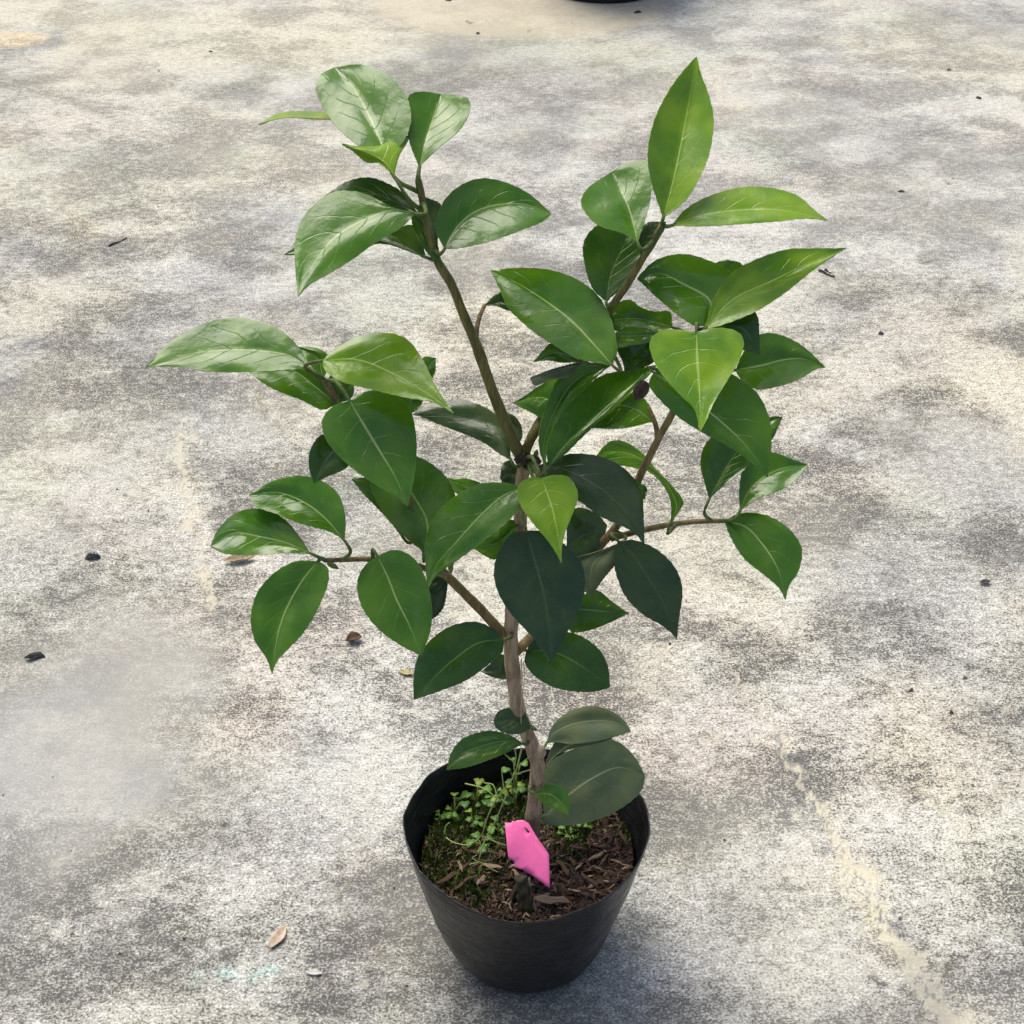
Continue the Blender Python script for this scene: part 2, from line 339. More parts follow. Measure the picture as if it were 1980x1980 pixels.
def build_pot():
    root = empty('nursery_pot', POT)
    rt, rb, h = .0872, .059, POT_H
    outer = [(.012, .0015), (.032, .0008), (.044, .0012), (.0515, .0042), (rb-.0025, .011)]
    for i in range(1, 27):
        f = i/26; outer.append((rb+(rt-rb)*(f**.74)-.0025*(1-f)**3, .012+(h-.012)*f))
    th = .0011
    inner = [(r-th, z) for r, z in reversed(outer[5:])]
    inner = [(rt-.0004, h+.0006)] + inner + [(.03, .013)]
    prof = outer+inner; no = len(outer)
    def warp(v, a, i):
        f = max(0, min(1, v.z/h)); r = math.hypot(v.x, v.y)
        if r < 1e-5: return v
        u = Vector((math.cos(a), math.sin(a), 0))
        w = noise.noise(Vector((math.cos(a)*1.6, math.sin(a)*1.6, v.z*9)))*.0026
        w += noise.noise(Vector((math.cos(a)*3.4+5, math.sin(a)*3.4, v.z*34)))*.0011
        w += noise.noise(Vector((math.cos(a)*9+9, math.sin(a)*9, v.z*130)))*.0007
        k = f**1.5
        # the lip leans inward at the back right and flares at both sides
        dz = (.0045*math.sin(2*a+1.9)+.0016*noise.noise(Vector((math.cos(a)*2.1, math.sin(a)*2.1, 3)))+.0016*noise.noise(Vector((math.cos(a)*7, math.sin(a)*7, 8))))*k*1.1
        sq = .0012*math.cos(2*a)*k
        fl = -.0025*math.exp(-((a-.85)/.3)**2)*k - .001*math.exp(-((a-2.2)/.3)**2)*k
        dent = -.002*math.exp(-((a-5.6)/.5)**2)*math.exp(-((v.z-.05)/.03)**2) - .0015*math.exp(-((a-4.1)/.35)**2)*math.exp(-((v.z-.075)/.03)**2)
        r2 = r+(w*(.35+.65*f)+sq+fl+dent)*(min(1, r/.05))
        return u*r2+Vector((0, 0, v.z+dz))
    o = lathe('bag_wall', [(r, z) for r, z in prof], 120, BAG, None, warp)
    o.parent = root
    fix_normals(o)
    tag(root, 'black plastic nursery pot with crinkled lip holding the potted shrub', 'pot')
    return root
build_pot()
SOIL_Z = POT_H-.030
def soil_h(x, y):                                    # height of the soil inside the pot, x and y from the pot's axis
    r = math.hypot(x, y)
    return SOIL_Z + .006*noise.noise(Vector((x*38, y*38, 1))) + .003*noise.noise(Vector((x*110, y*110, 4))) + .0012*noise.noise(Vector((x*330, y*330, 2))) + .007*math.exp(-(x*x+y*y)/.0009) - .10*max(0, y)*.35 + .004*(x/.08)
def soil_mat():
    t = NT('potting_soil'); ob = t.coord('Object'); n1 = t.noise(ob, 160, 5, .7); n2 = t.noise(ob, 30, 4); n3 = t.noise(ob, 700, 3, .7)
    sep = t.n('ShaderNodeSeparateXYZ'); t.put(sep.inputs[0], ob)
    col = t.mix(t.ramp(n1, .35, .7), (.014, .009, .006), (.075, .042, .024)); col = t.mix(t.ramp(n3, .58, .75), col, (.17, .11, .065))
    mossy = t.math('MULTIPLY', t.ramp(n2, .36, .58), t.ramp(t.math('SUBTRACT', sep.outputs[1], t.math('MULTIPLY', sep.outputs[0], .6)), -.03, .03))
    col = t.mix(t.math('MULTIPLY', mossy, .8), col, t.mix(n1, (.018, .032, .006), (.06, .095, .014)))
    return t.done(t.bsdf(col, .95, .15, t.bump(t.math('ADD', n1, t.math('MULTIPLY', n3, .5)), 1, .004)))
SOIL = soil_mat()
def build_soil():
    V, Fc = [Vector((0, 0, soil_h(0, 0)))], []; nr, ns = 46, 110
    for i in range(1, nr+1):
        r = .0770*i/nr
        for j in range(ns):
            a = 2*math.pi*j/ns; x, y = r*math.cos(a), r*math.sin(a); V.append(Vector((x, y, soil_h(x, y))))
    for j in range(ns): Fc.append((0, 1+j, 1+(j+1) % ns))
    for i in range(nr-1):
        for j in range(ns):
            q = (j+1) % ns; Fc.append((1+i*ns+j, 1+(i+1)*ns+j, 1+(i+1)*ns+q, 1+i*ns+q))
    o = mesh_obj('soil', V, Fc, [SOIL]); o.location = POT; o['kind'] = 'stuff'
    o['label'] = 'dark crumbly potting soil with moss filling the black pot'; o['category'] = 'soil'
build_soil()
def build_far_pot():
    c = gd(1145, 8); c.y += .112
    root = empty('round_planter', c)
    prof = [(.05, 0), (.108, 0), (.112, .004), (.115, .02), (.128, .12), (.138, .22), (.146, .225), (.146, .25), (.139, .25), (.137, .225), (.124, .1), (.05, .08)]
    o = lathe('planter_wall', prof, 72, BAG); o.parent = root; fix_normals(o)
    s = lathe('planter_soil', [(.01, .2), (.06, .205), (.12, .2), (.133, .198)], 48, SOIL); s.parent = root
    tag(root, 'base of a larger black pot standing alone far behind the shrub', 'pot')
build_far_pot()

# ---------------------------------------------------------------- the shrub: stem and branches
plant = empty('camellia_shrub', Vector((POT.x, POT.y, SOIL_Z)))
tag(plant, 'young shrub with glossy pointed green leaves growing in the black pot', 'shrub')
def P3(crop, p, d): x, y = px(crop, p); return at_y(x, y, PY-d*.01)
BR = {}
def branch(name, key, pts, r0, r1, mat, wob=.12, n=48):
    P = catmull([P3(*p) for p in pts], n)
    rad = []
    for i in range(n+1):
        r = r0+(r1-r0)*i/n
        r *= 1+.10*max(0, noise.noise(P[i]*75+Vector((len(key), 0, 0))))*1.5
        rad.append(r)
    V, Fc = tube_data(P, rad, 12, wob, len(name))
    o = mesh_obj(name, V, Fc, [mat], plant); BR[key] = P; return o
branch('stem', 'trunk', [('G',(1012,960),0), ('G',(1020,880),0), ('G',(1035,700),.1), ('G',(1050,480),.2), ('G',(1010,350),.2), ('G',(960,215),.1), ('F',(772,1620),.1), ('F',(748,1420),0), ('F',(733,1250),0), ('F',(738,1060),0),
        ('F',(765,800),.1), ('F',(790,520),0), ('F',(800,280),0), ('F',(812,150),0), ('F',(835,80),0)], .0056, .0040, BARK, .16, 90)
branch('branch', 'b1', [('D',(905,1500),0), ('D',(845,1420),.1), ('D',(770,1240),.2), ('D',(680,1030),.3), ('D',(550,660),.4), ('D',(450,420),.5), ('A',(1170,1400),.7), ('A',(1085,1255),.8), ('A',(1040,1100),.8), ('A',(1005,930),.8), ('A',(978,800),.7)], .0038, .0019, OLIVE)
branch('branch', 'b2', [('D',(890,1490),0), ('D',(950,1350),-.1), ('D',(1040,1190),-.8), ('D',(1180,980),-2.0), ('D',(1370,690),-2.2), ('E',(150,200),-1.4), ('B',(560,1500),-.6), ('B',(640,1385),-.4), ('B',(720,1250),-.2), ('B',(790,1140),0), ('B',(835,1050),.1)], .0034, .0018, OLIVE)
branch('branch', 'b3', [('F',(765,1290),0), ('F',(850,1205),-.6), ('F',(1000,1000),-1.2), ('F',(1180,760),-1.4), ('F',(1300,615),-1.3), ('F',(1390,510),-1.2), ('F',(1480,330),-1.3), ('E',(420,1380),-1.2), ('E',(500,1220),-.8), ('E',(570,1080),.4), ('E',(660,920),.8), ('E',(770,640),1.6), ('E',(850,340),2.2)], .0032, .0018, TWIG)
branch('branch', 'b4', [('H',(540,480),-1.2), ('H',(720,432),-.9), ('H',(900,396),-.5), ('H',(1060,380),-.2), ('H',(1185,378),0)], .0021, .0015, TWIG)
branch('branch', 'b5', [('F',(725,1215),0), ('F',(660,1150),.2), ('F',(560,1040),.4), ('F',(400,880),.8), ('F',(320,800),.6), ('C',(1715,1520),0), ('C',(1640,1300),-1.0), ('C',(1500,1000),-1.2), ('C',(1330,780),-.4), ('C',(1200,640),.5), ('C',(1120,520),1.0)], .0034, .0018, TWIG)
branch('branch', 'b6', [('F',(345,820),.9), ('C',(1640,1585),1.1), ('C',(1500,1560),1.3), ('C',(1370,1548),1.5), ('C',(1260,1552),1.7), ('C',(1125,1556),1.9)], .0020, .0015, TWIG)
branch('branch', 'b7', [('D',(545,625),.4), ('D',(545,560),.1), ('D',(570,430),-.8), ('D',(608,347),-1.6)], .0016, .0011, TWIG, .1, 16)
branch('branch', 'b8', [('E',(545,1100),.3), ('E',(535,1020),.1), ('E',(505,940),-.3), ('E',(480,880),-.6)], .0017, .0012, TWIG, .1, 16)
def knob(name, p, r, mat, stretch=(1, 1, 1), seed=0):
    bm = bmesh.new(); bmesh.ops.create_icosphere(bm, subdivisions=3, radius=1)
    for v in bm.verts:
        k = 1+.35*noise.noise(v.co*1.7+Vector((seed, 0, 0)))+.15*noise.noise(v.co*5+Vector((0, seed, 0)))
        v.co = Vector((v.co.x*stretch[0], v.co.y*stretch[1], v.co.z*stretch[2]))*r*k+p
    me = bpy.data.meshes.new(name); bm.to_mesh(me); bm.free(); me.materials.append(mat)
    me.polygons.foreach_set('use_smooth', [True]*len(me.polygons))
    o = bpy.data.objects.new(name, me); C.objects.link(o); o.parent = plant; o.matrix_parent_inverse = plant.matrix_world.inverted(); return o
knob('pruning_scar', P3('D',(890,1490),.25), .0052, SCAR, (1.1, 1, .8), 3)
knob('pruning_scar', P3('D',(965,1510),.35), .0040, SCAR, (1.3, 1, .8), 6)
knob('pruning_scar', P3('G',(1068,395),.3), .0047, BARK, (.9, .9, 1.2), 9)
def bud(p, d, L, r, mat):
    d = d.normalized(); n = 9
    pts = [p+d*L*i/n for i in range(n+1)]; rad = [r*max(.08, math.sin(math.pi*(.18+.8*i/n))**.8) for i in range(n+1)]
    V, Fc = tube_data(pts, rad, 10); return mesh_obj('bud', V, Fc, [mat], plant)
bud(P3('E',(455,690),1.0), Vector((-.4, -.2, -.8)), .013, .0045, SCAR)
bud(P3('B',(800,1130),.3), Vector((.2, -.3, 1)), .009, .0017, PET)
bud(P3('A',(985,850),.8), Vector((-.1, -.1, 1)), .010, .0018, PET)
bud(P3('C',(1140,1570),2.0), Vector((.9, -.4, -.3)), .008, .0018, PET)
bud(P3('D',(985,1480),.3), Vector((.2, -.2, 1)), .006, .0016, PET)
bud(P3('F',(350,775),1.0), Vector((.3, -.2, 1)), .010, .0016, PET)

# ---------------------------------------------------------------- the leaves
def leaf(crop, base, tip, a, b, mid=(), d=0, k=1.0, kx=0, fold=.25, curl=0, mat='m', under=False, br=None, bulge=.06, pet=True, at=None):
    """one leaf: base, margins a and b, midrib and tip as read in the photo; d = cm in front of the stem's plane,
    k = how far it tips up to the sky (1 = 45 degrees), kx = turn to the side, fold = V along the midrib, curl = tip bending away"""
    N, M = 30, 6
    P = lambda q: Vector((*px(crop, q), 0))
    B, T = P(base), P(tip)
    if not mid:
        ca = catmull([B]+[P(q) for q in a]+[T], 4)[2]; cb = catmull([B]+[P(q) for q in b]+[T], 4)[2]
        mp = [(ca+cb)/2]
    else: mp = [P(q) for q in mid]
    A_ = catmull([B]+[P(q) for q in a]+[T], N); B_ = catmull([B]+[P(q) for q in b]+[T], N); M_ = catmull([B]+mp+[T], N)
    b0 = at_y(B.x, B.y, PY-d*.01); mm = (b0-Vector((0, 0, CAM_H))).length/FP
    sd = random.uniform(0, 99)
    def place(p, extra):
        r = ray(p.x, p.y); y0 = PY-d*.01
        # y = y0 - k*(z0 - z) - kx*(x - x0) - extra, on the ray (s*r.x, s*r.y, CAM_H + s*r.z)
        s = (y0-k*(b0.z-CAM_H)+kx*b0.x-extra)/(r.y-k*r.z+kx*r.x)
        return Vector((0, 0, CAM_H))+r*s
    rows = []
    for i in range(N+1):
        t = i/N; row = []
        for j in range(-M, M+1):
            u = j/M; e = A_[i] if u < 0 else B_[i]; au = abs(u)
            p = M_[i].lerp(e, au); wd = (e-M_[i]).length*mm
            if au == 1 and 0 < i < N:
                dv = (e-M_[i]); 
                if dv.length > 1: p = p+dv.normalized()*(.55 if i % 2 else -.45)
            ex = 1.35*fold*wd*(au**1.15) - bulge*wd*au*au*2 - curl*.01*t*t*(1 if t < 1 else 1)
            ex += .0034*noise.noise(Vector((t*2.4+sd, u*1.3, sd)))*math.sin(math.pi*t) + .0009*noise.noise(Vector((t*7, u*2.2+sd, 3)))*au
            ex -= .0006*(1-min(1, au*4))*math.sin(math.pi*min(1, t*1.1))       # sunken midrib
            row.append(place(p, ex))
        rows.append(row)
    w = 2*M+1; V = [v for r_ in rows for v in r_]; n = len(V)
    nrm = [Vector((0, 0, 0)) for _ in V]; quads = []
    for i in range(N):
        for j in range(w-1):
            q = (i*w+j, i*w+j+1, (i+1)*w+j+1, (i+1)*w+j); quads.append(q)
            fn = (V[q[2]]-V[q[0]]).cross(V[q[3]]-V[q[1]])
            for x in q: nrm[x] += fn
    tot = sum((x for x in nrm), Vector((0, 0, 0))); cen = sum(V, Vector((0, 0, 0)))/n
    sgn = 1 if tot.dot(Vector((0, 0, CAM_H))-cen) > 0 else -1
    if under: sgn = -sgn
    V2 = []
    for i, v in enumerate(V):
        f = nrm[i].normalized() if nrm[i].length > 1e-12 else tot.normalized()
        V2.append(v-f*sgn*.00042)
    faces, mi = [], []
    for q in quads:
        faces.append(q if sgn > 0 else q[::-1]); mi.append(0)
        q2 = tuple(x+n for x in q); faces.append(q2[::-1] if sgn > 0 else q2); mi.append(1)
    side, V3 = {}, []
    for i in range(N+1):
        for j in (0, w-1): side[(i, j)] = 2*n+len(V3); V3 += [V[i*w+j], V2[i*w+j]]
    for i in range(N):
        for j in (0, w-1):
            c0 = side[(i, j)]; c1 = side[(i+1, j)]; f = (c0, c1, c1+1, c0+1); faces.append(f if (j == 0) == (sgn > 0) else f[::-1]); mi.append(1)
    uv = [((j/(w-1)), i/N) for i in range(N+1) for j in range(w)]*2 + [(j/(w-1), i/N) for i in range(N+1) for j in (0, w-1) for _ in (0, 1)]
    o = mesh_obj('leaf', V+V2+V3, faces, list(LM[mat]), plant, True, uv, mi)
    # petiole down to the twig it grows from
    if pet:
        dirn = (rows[3][M]-rows[0][M]).normalized(); vd = (rows[0][M]-Vector((0, 0, CAM_H))).normalized(); p0 = rows[1][M]+vd*.0012; pb = rows[0][M]+vd*.0006
        best = None
        for key in ([br] if br else BR):
            for q in BR[key]:
                L = (q-pb).length+ (0 if q.z < pb.z+.004 else .02)
                if best is None or L < best[0]: best = (L, q, key)
        L, q, key = best
        if at: q = P3(*at); L = (q-pb).length
        if L > .05: print('LONG PETIOLE', crop, base, round(L, 3), key)
        c1 = pb-dirn*min(.012, L*.45)
        pts = catmull([p0, pb, c1.lerp(q, .15), q], 12)
        rad = [.00085+.0006*i/12 for i in range(13)]
        Vp, Fp = tube_data(pts, rad, 8, .08); po = mesh_obj('petiole', Vp, Fp, [PET], None)
        po.parent = o; po.matrix_parent_inverse = o.matrix_world.inverted() if False else (plant.matrix_world @ Matrix.Identity(4)).inverted() if False else Matrix.Identity(4)
        po.matrix_parent_inverse = (plant.matrix_world @ o.matrix_parent_inverse).inverted()
    return o

# crown of the tall branch on the left
leaf('A',(800,690),(495,150), [(620,590),(460,430),(385,250),(415,190)], [(900,560),(937,440),(900,300),(780,180),(640,132)], [(768,595),(690,420),(600,260)], .6, 1.5, .1, .3, 1.2, 'm', br='b1', at=('A',(978,865),.7))
leaf('A',(985,720),(1108,303), [(930,590),(905,420),(925,310),(990,288)], [(1090,615),(1220,500),(1275,390),(1262,325),(1200,310)], [(1010,610),(1060,450)], .2, 1.3, -.1, .45, 1, 'm', br='b1')
leaf('A',(838,770),(540,590), [(868,660),(927,545),(860,545),(770,593),(640,603)], [(800,738),(745,695),(700,698),(672,693),(610,640)], [(810,722),(740,665),(690,640)], 1.6, .9, 0, -.5, 0, 'y', br='b1', at=('A',(1010,985),.8))
leaf('A',(600,455),(60,478), [(460,412),(330,403),(180,415)], [(470,452),(350,448),(220,440)], [(330,432),(190,432)], -3.5, 4, 0, .1, 0, 'y', under=True, br='b1', pet=False)
leaf('A',(955,990),(285,1468), [(835,955),(640,866),(480,870),(330,990),(272,1130),(270,1300)], [(890,1060),(720,1165),(600,1252),(440,1348),(350,1400)], [(830,968),(690,1015),(500,1125),(370,1290)], 2.2, 1.5, .15, .1, -.6, 'm', br='b1')
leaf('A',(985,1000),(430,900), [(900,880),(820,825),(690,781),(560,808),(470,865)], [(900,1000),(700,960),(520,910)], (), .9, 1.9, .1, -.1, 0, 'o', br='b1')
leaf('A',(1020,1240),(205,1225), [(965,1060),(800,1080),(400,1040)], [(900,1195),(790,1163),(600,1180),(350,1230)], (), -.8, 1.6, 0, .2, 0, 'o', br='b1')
leaf('A',(1130,1190),(1742,990), [(1075,1080),(1110,940),(1200,840),(1330,787),(1480,810),(1620,880)], [(1190,1190),(1400,1145),(1580,1080),(1700,1030)], [(1170,1110),(1270,1000),(1400,945),(1580,935)], 1.5, 1.5, -.1, .35, 0, 'm', br='b1')
leaf('A',(1085,1190),(1000,890), [(1010,1100),(975,980)], [(1090,1080),(1108,940)], (), -.6, 1.2, 0, .2, 0, 'd', br='b1')
leaf('A',(1100,1270),(935,985), [(1050,1240),(980,1140),(945,1060)], [(1090,1180),(1045,1060),(1000,1010)], (), 1.4, 1, 0, .3, 0, 'm', br='b1')
# cluster on the far left
leaf('C',(1040,455),(95,445), [(1000,365),(880,240),(720,175),(560,163),(400,205),(230,305)], [(930,458),(700,472),(480,472),(250,440)], [(920,380),(700,348),(500,352),(300,378)], 2.2, 2.0, -.05, .15, .4, 'm', br='b5')
leaf('C',(1190,660),(650,440), [(1150,560),(1050,450),(850,415)], [(1110,690),(1000,640),(800,555)], [(1060,550),(930,460)], 1.0, 1.3, 0, .3, 0, 'm', br='b5')
leaf('C',(1112,515),(960,325), [(1155,400),(1100,343)], [(1040,430),(985,365)], (), .6, 1.3, 0, .25, 0, 'm', br='b5')
leaf('C',(1112,408),(1862,708), [(1150,368),(1280,285),(1450,247),(1590,280),(1680,390),(1765,560)], [(1110,440),(1180,510),(1400,575),(1600,622),(1760,650)], [(1300,400),(1500,475),(1700,590)], 3.4, 1.7, .1, .1, -.5, 'y', br='b5')
leaf('C',(1180,665),(1210,440), [(1278,620),(1285,530)], [(1150,600),(1140,520)], (), .7, 1, 0, .2, 0, 'o', br='b5')
leaf('C',(1265,635),(1602,1250), [(1170,670),(1108,750),(1130,860),(1250,1000),(1400,1110),(1535,1195)], [(1380,580),(1500,590),(1600,660),(1650,850),(1640,1050)], [(1350,780),(1440,930),(1530,1080)], 3.2, 1.0, .1, .12, -.4, 'm', br='b5')
leaf('C',(1210,890),(1060,1114), [(1110,833),(1040,920),(1033,1020)], [(1265,1005),(1130,1080)], (), 1.8, .7, 0, .2, 0, 'o', br='b5')
leaf('C',(1235,1440),(688,1182), [(1243,1320),(1205,1180),(1100,1095),(960,1070),(800,1108)], [(1150,1390),(1000,1350),(850,1290),(720,1240)], [(1120,1310),(1000,1220),(850,1165)], 2.0, 1.5, 0, .3, 0, 'm', br='b6')
leaf('C',(1040,1515),(466,1475), [(980,1420),(880,1310),(740,1257),(600,1290),(500,1395)], [(900,1512),(700,1525),(540,1515)], [(900,1455),(750,1420),(600,1400)], 2.2, 1.8, 0, .2, .3, 'm', br='b6')
leaf('C',(1085,1562),(820,2210), [(960,1560),(830,1630),(730,1750),(697,1900),(722,2020),(788,2120)], [(1135,1590),(1147,1660),(1100,1800),(1010,1960),(900,2080),(845,2140)], [(1010,1650),(930,1780),(870,1920),(835,2080)], 2.4, 1.0, -.15, .18, -.3, 'm', br='b6')
leaf('C',(1425,1530),(1677,2103), [(1350,1590),(1310,1680),(1330,1810),(1420,1940),(1560,2045)], [(1520,1495),(1620,1530),(1700,1650),(1740,1850),(1725,1980)], [(1480,1640),(1540,1790),(1610,1930)], 2.4, .9, .1, .2, -.3, 'm', br='b6')
leaf('C',(1700,1512),(1500,960), [(1560,1400),(1450,1270),(1385,1110),(1420,1010)], [(1800,1400),(1872,1190),(1840,1100),(1750,1010),(1640,955)], [(1710,1330),(1610,1150)], 1.3, 1.1, 0, .25, .3, 'o', br='b5')
leaf('C',(1570,1420),(1278,1088), [(1500,1230),(1400,1085)], [(1440,1270),(1345,1170)], (), .3, 1, 0, .1, 0, 'o', br='b5')
leaf('C',(1590,570),(1762,392), [(1640,440),(1700,385)], [(1680,580),(1755,480)], (), -.2, 1, 0, .1, 0, 'm', br='b5', pet=False)
leaf('C',(1500,560),(1620,710), [(1540,620),(1580,690)], [(1690,600),(1665,680)], (), 1.0, 1, 0, .1, 0, 'm', br='b5', pet=False)
# middle of the crown
leaf('D',(1558,795),(650,85), [(1598,700),(1590,600),(1540,420),(1440,260),(1290,150),(1100,85),(900,68)], [(1310,747),(1100,630),(980,552),(860,450),(775,360),(715,220)], [(1440,660),(1250,460),(1080,330),(900,210)], 2.4, 1.3, .1, .25, .5, 'm', br='b2')
leaf('D',(605,348),(920,330), [(660,290),(720,250),(830,240)], [(700,356),(780,388),(850,380)], (), -1.6, 1.0, 0, .15, 0, 'o', br='b7', pet=False)
leaf('D',(1330,770),(972,770), [(1200,680),(1110,628),(1040,690)], [(1200,777),(1080,762)], (), 1.0, 1.2, 0, .2, 0, 'm', br='b2')
leaf('D',(1340,775),(948,892), [(1200,800),(1050,845)], [(1250,870),(1100,905),(980,947)], (), .7, 1.6, 0, .2, 0, 'g', br='b2')
leaf('D',(1060,1560),(1560,788), [(1015,1400),(1035,1200),(1105,1000),(1180,865),(1330,783)], [(1075,1360),(1180,1170),(1330,995),(1460,870)], [(1050,1380),(1130,1140),(1290,910)], 3.2, .9, .1, .4, 0, 'm', br='trunk')
leaf('D',(1085,1560),(1892,795), [(1065,1350),(1190,1150),(1330,990),(1480,875),(1700,828)], [(1200,1470),(1400,1275),(1600,1105),(1750,955),(1855,850)], [(1170,1440),(1410,1205),(1630,1010),(1790,870)], 2.2, 1.15, -.1, .35, 0, 'm', br='trunk')
leaf('D',(1170,1130),(818,1077), [(1150,890),(1000,960),(915,1020)], [(1080,1200),(930,1137)], (), -.8, 1.2, 0, .2, 0, 'm', br='b2')
leaf('D',(1860,1215),(1400,1265), [(1845,1110),(1740,1000),(1580,1010)], [(1760,1245),(1600,1270)], [(1740,1130),(1600,1100)], -.6, 1.4, 0, .2, 0, 'm', br='b8')
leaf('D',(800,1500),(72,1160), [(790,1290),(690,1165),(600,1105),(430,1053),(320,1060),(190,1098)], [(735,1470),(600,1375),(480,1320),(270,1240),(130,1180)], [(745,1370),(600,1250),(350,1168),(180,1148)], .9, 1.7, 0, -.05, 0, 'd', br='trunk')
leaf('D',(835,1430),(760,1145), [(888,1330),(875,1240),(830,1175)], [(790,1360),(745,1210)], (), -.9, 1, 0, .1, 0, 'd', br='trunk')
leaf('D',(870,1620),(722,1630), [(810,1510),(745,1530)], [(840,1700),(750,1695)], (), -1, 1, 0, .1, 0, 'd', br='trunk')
leaf('F',(850,150),(1562,617), [(960,110),(1100,57),(1300,75),(1430,140),(1540,270),(1560,420)], [(960,250),(1150,345),(1280,440),(1400,497),(1490,540)], [(1040,145),(1200,215),(1380,345),(1520,520)], .7, 1.1, .1, .1, -.4, 'd', br='trunk')
leaf('F',(925,207),(1046,732), [(850,205),(785,245),(769,300),(800,390),(880,500),(980,620)], [(1000,188),(1090,200),(1142,270),(1150,330),(1110,450),(1065,560),(1050,650)], [(960,300),(1000,430),(1032,600)], 3.6, 1.1, 0, .12, -.5, 'y', br='trunk')
leaf('F',(795,270),(213,892), [(740,243),(560,240),(400,310),(280,420),(203,580),(203,750)], [(795,370),(700,490),(560,600),(400,720),(290,800)], [(680,320),(560,425),(400,600),(270,750)], 3.0, 1.4, .1, .25, -.4, 'm', br='trunk')
leaf('F',(775,500),(500,640), [(740,465),(600,560)], [(740,600),(635,714),(560,685)], (), .4, 1, 0, .1, 0, 'm', br='trunk')
leaf('F',(690,340),(342,207), [(560,245),(440,206)], [(560,350),(390,300)], (), -.6, 1.4, 0, .1, 0, 'm', br='trunk')
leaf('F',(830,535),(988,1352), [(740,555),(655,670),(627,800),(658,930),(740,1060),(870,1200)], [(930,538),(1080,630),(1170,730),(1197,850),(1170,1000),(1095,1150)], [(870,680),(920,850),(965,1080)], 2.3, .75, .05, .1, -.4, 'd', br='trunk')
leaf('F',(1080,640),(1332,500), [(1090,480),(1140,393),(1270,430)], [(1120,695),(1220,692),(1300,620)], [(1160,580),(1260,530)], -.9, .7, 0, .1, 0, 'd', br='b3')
leaf('F',(1425,608),(1235,947), [(1250,672),(1120,720),(1140,860)], [(1400,720),(1315,830),(1262,905)], (), -.2, 1.0, 0, .1, 0, 'g', br='b3')
leaf('F',(1400,598),(1766,1205), [(1376,720),(1390,810),(1450,950),(1560,1060),(1680,1130)], [(1500,593),(1640,650),(1760,770),(1802,900),(1780,1090)], [(1480,665),(1590,830),(1690,1000)], .3, .7, .1, .12, -.3, 'd', br='b4')
leaf('F',(1130,1020),(1468,1050), [(1180,940),(1262,903),(1370,980)], [(1100,1160),(1200,1160),(1340,1112)], [(1300,1035)], -1, 1.1, 0, .1, 0, 'o', br='b3')
leaf('F',(832,1280),(1350,1508), [(870,1215),(980,1180),(1110,1168),(1270,1260),(1337,1375)], [(818,1350),(870,1430),(1000,1510),(1180,1540),(1300,1528)], [(1000,1290),(1200,1395)], -.2, .9, 0, .12, 0, 'o', br='trunk')
leaf('F',(690,1212),(130,1588), [(640,1158),(520,1103),(370,1125),(250,1200),(160,1310),(127,1450)], [(680,1290),(580,1380),(450,1470),(300,1530),(200,1565)], [(530,1235),(400,1320),(250,1455)], 1.0, 1.0, .1, .15, 0, 'o', br='trunk')
leaf('F',(722,1320),(548,1412), [(670,1305),(620,1350)], [(718,1452),(640,1452),(590,1435)], (), -1.2, 1, 0, .1, 0, 'd', br='trunk')
leaf('F',(350,790),(205,1095), [(240,830),(190,980)], [(336,900),(310,1020),(245,1085)], (), -.2, .6, 0, .1, 0, 'd', br='b5')
# low leaves over the pot
leaf('G',(952,345),(433,523), [(870,288),(740,256),(640,270),(530,320),(465,405)], [(850,400),(700,462),(560,507)], [(850,325),(700,352),(550,412)], .9, 1.3, 0, .2, .2, 'o', br='trunk')
leaf('G',(1005,238),(753,185), [(965,130),(870,100),(785,125)], [(930,278),(830,272),(768,235)], (), 1.2, 1.0, 0, .1, 0, 'd', br='trunk')
leaf('G',(1110,345),(1688,262), [(1150,225),(1240,140),(1400,87),(1530,110),(1645,190)], [(1165,335),(1290,345),(1500,316),(1620,285)], [(1160,275),(1300,208),(1480,188),(1600,205)], -.8, 1.4, -.1, .1, 0, 'g', br='trunk')
leaf('G',(1098,510),(1560,308), [(1135,400),(1185,320),(1320,300)], [(1170,425),(1300,375),(1450,345)], (), -.4, 1.2, 0, .3, 0, 'g', br='trunk')
leaf('G',(1100,830),(1782,560), [(1078,640),(1110,500),(1280,385),(1560,316),(1710,430)], [(1075,872),(1180,900),(1380,882),(1600,795),(1760,660)], [(1265,690),(1420,580),(1600,505)], -.1, .95, -.1, .12, 0, 'g', br='trunk')
leaf('G',(1030,680),(1257,830), [(1120,618),(1230,650),(1272,725)], [(1080,742),(1160,785)], [(1140,690),(1215,750)], 1.2, 1.3, 0, .3, 0, 'm', br='trunk')
# crown of the right branch
leaf('B',(840,1012),(1030,88), [(770,800),(751,640),(790,450),(880,270),(970,150)], [(960,920),(1050,780),(1105,640),(1128,430),(1095,290),(1052,180)], [(890,830),(940,600),(987,350)], .4, .95, -.15, .5, 0, 'y', br='b2')
leaf('B',(690,1150),(545,748), [(600,1100),(460,1052),(367,930),(400,850)], [(735,1030),(772,850),(752,690),(640,695)], [(650,980),(600,860)], .9, 1.6, 0, .35, .5, 'm', br='b2')
leaf('B',(890,1057),(1785,1028), [(960,970),(1100,890),(1300,837),(1480,845),(1620,890),(1705,965)], [(1050,1062),(1300,1048),(1500,1033),(1650,1017)], [(1050,1003),(1250,972),(1500,968)], .5, 2.1, 0, .2, .4, 'y', br='b2')
leaf('B',(512,1495),(650,1075), [(440,1430),(388,1280),(384,1150),(470,1053)], [(620,1400),(700,1280),(730,1150)], [(540,1340),(612,1175)], -.2, 1.0, 0, .3, .3, 'o', br='b2')
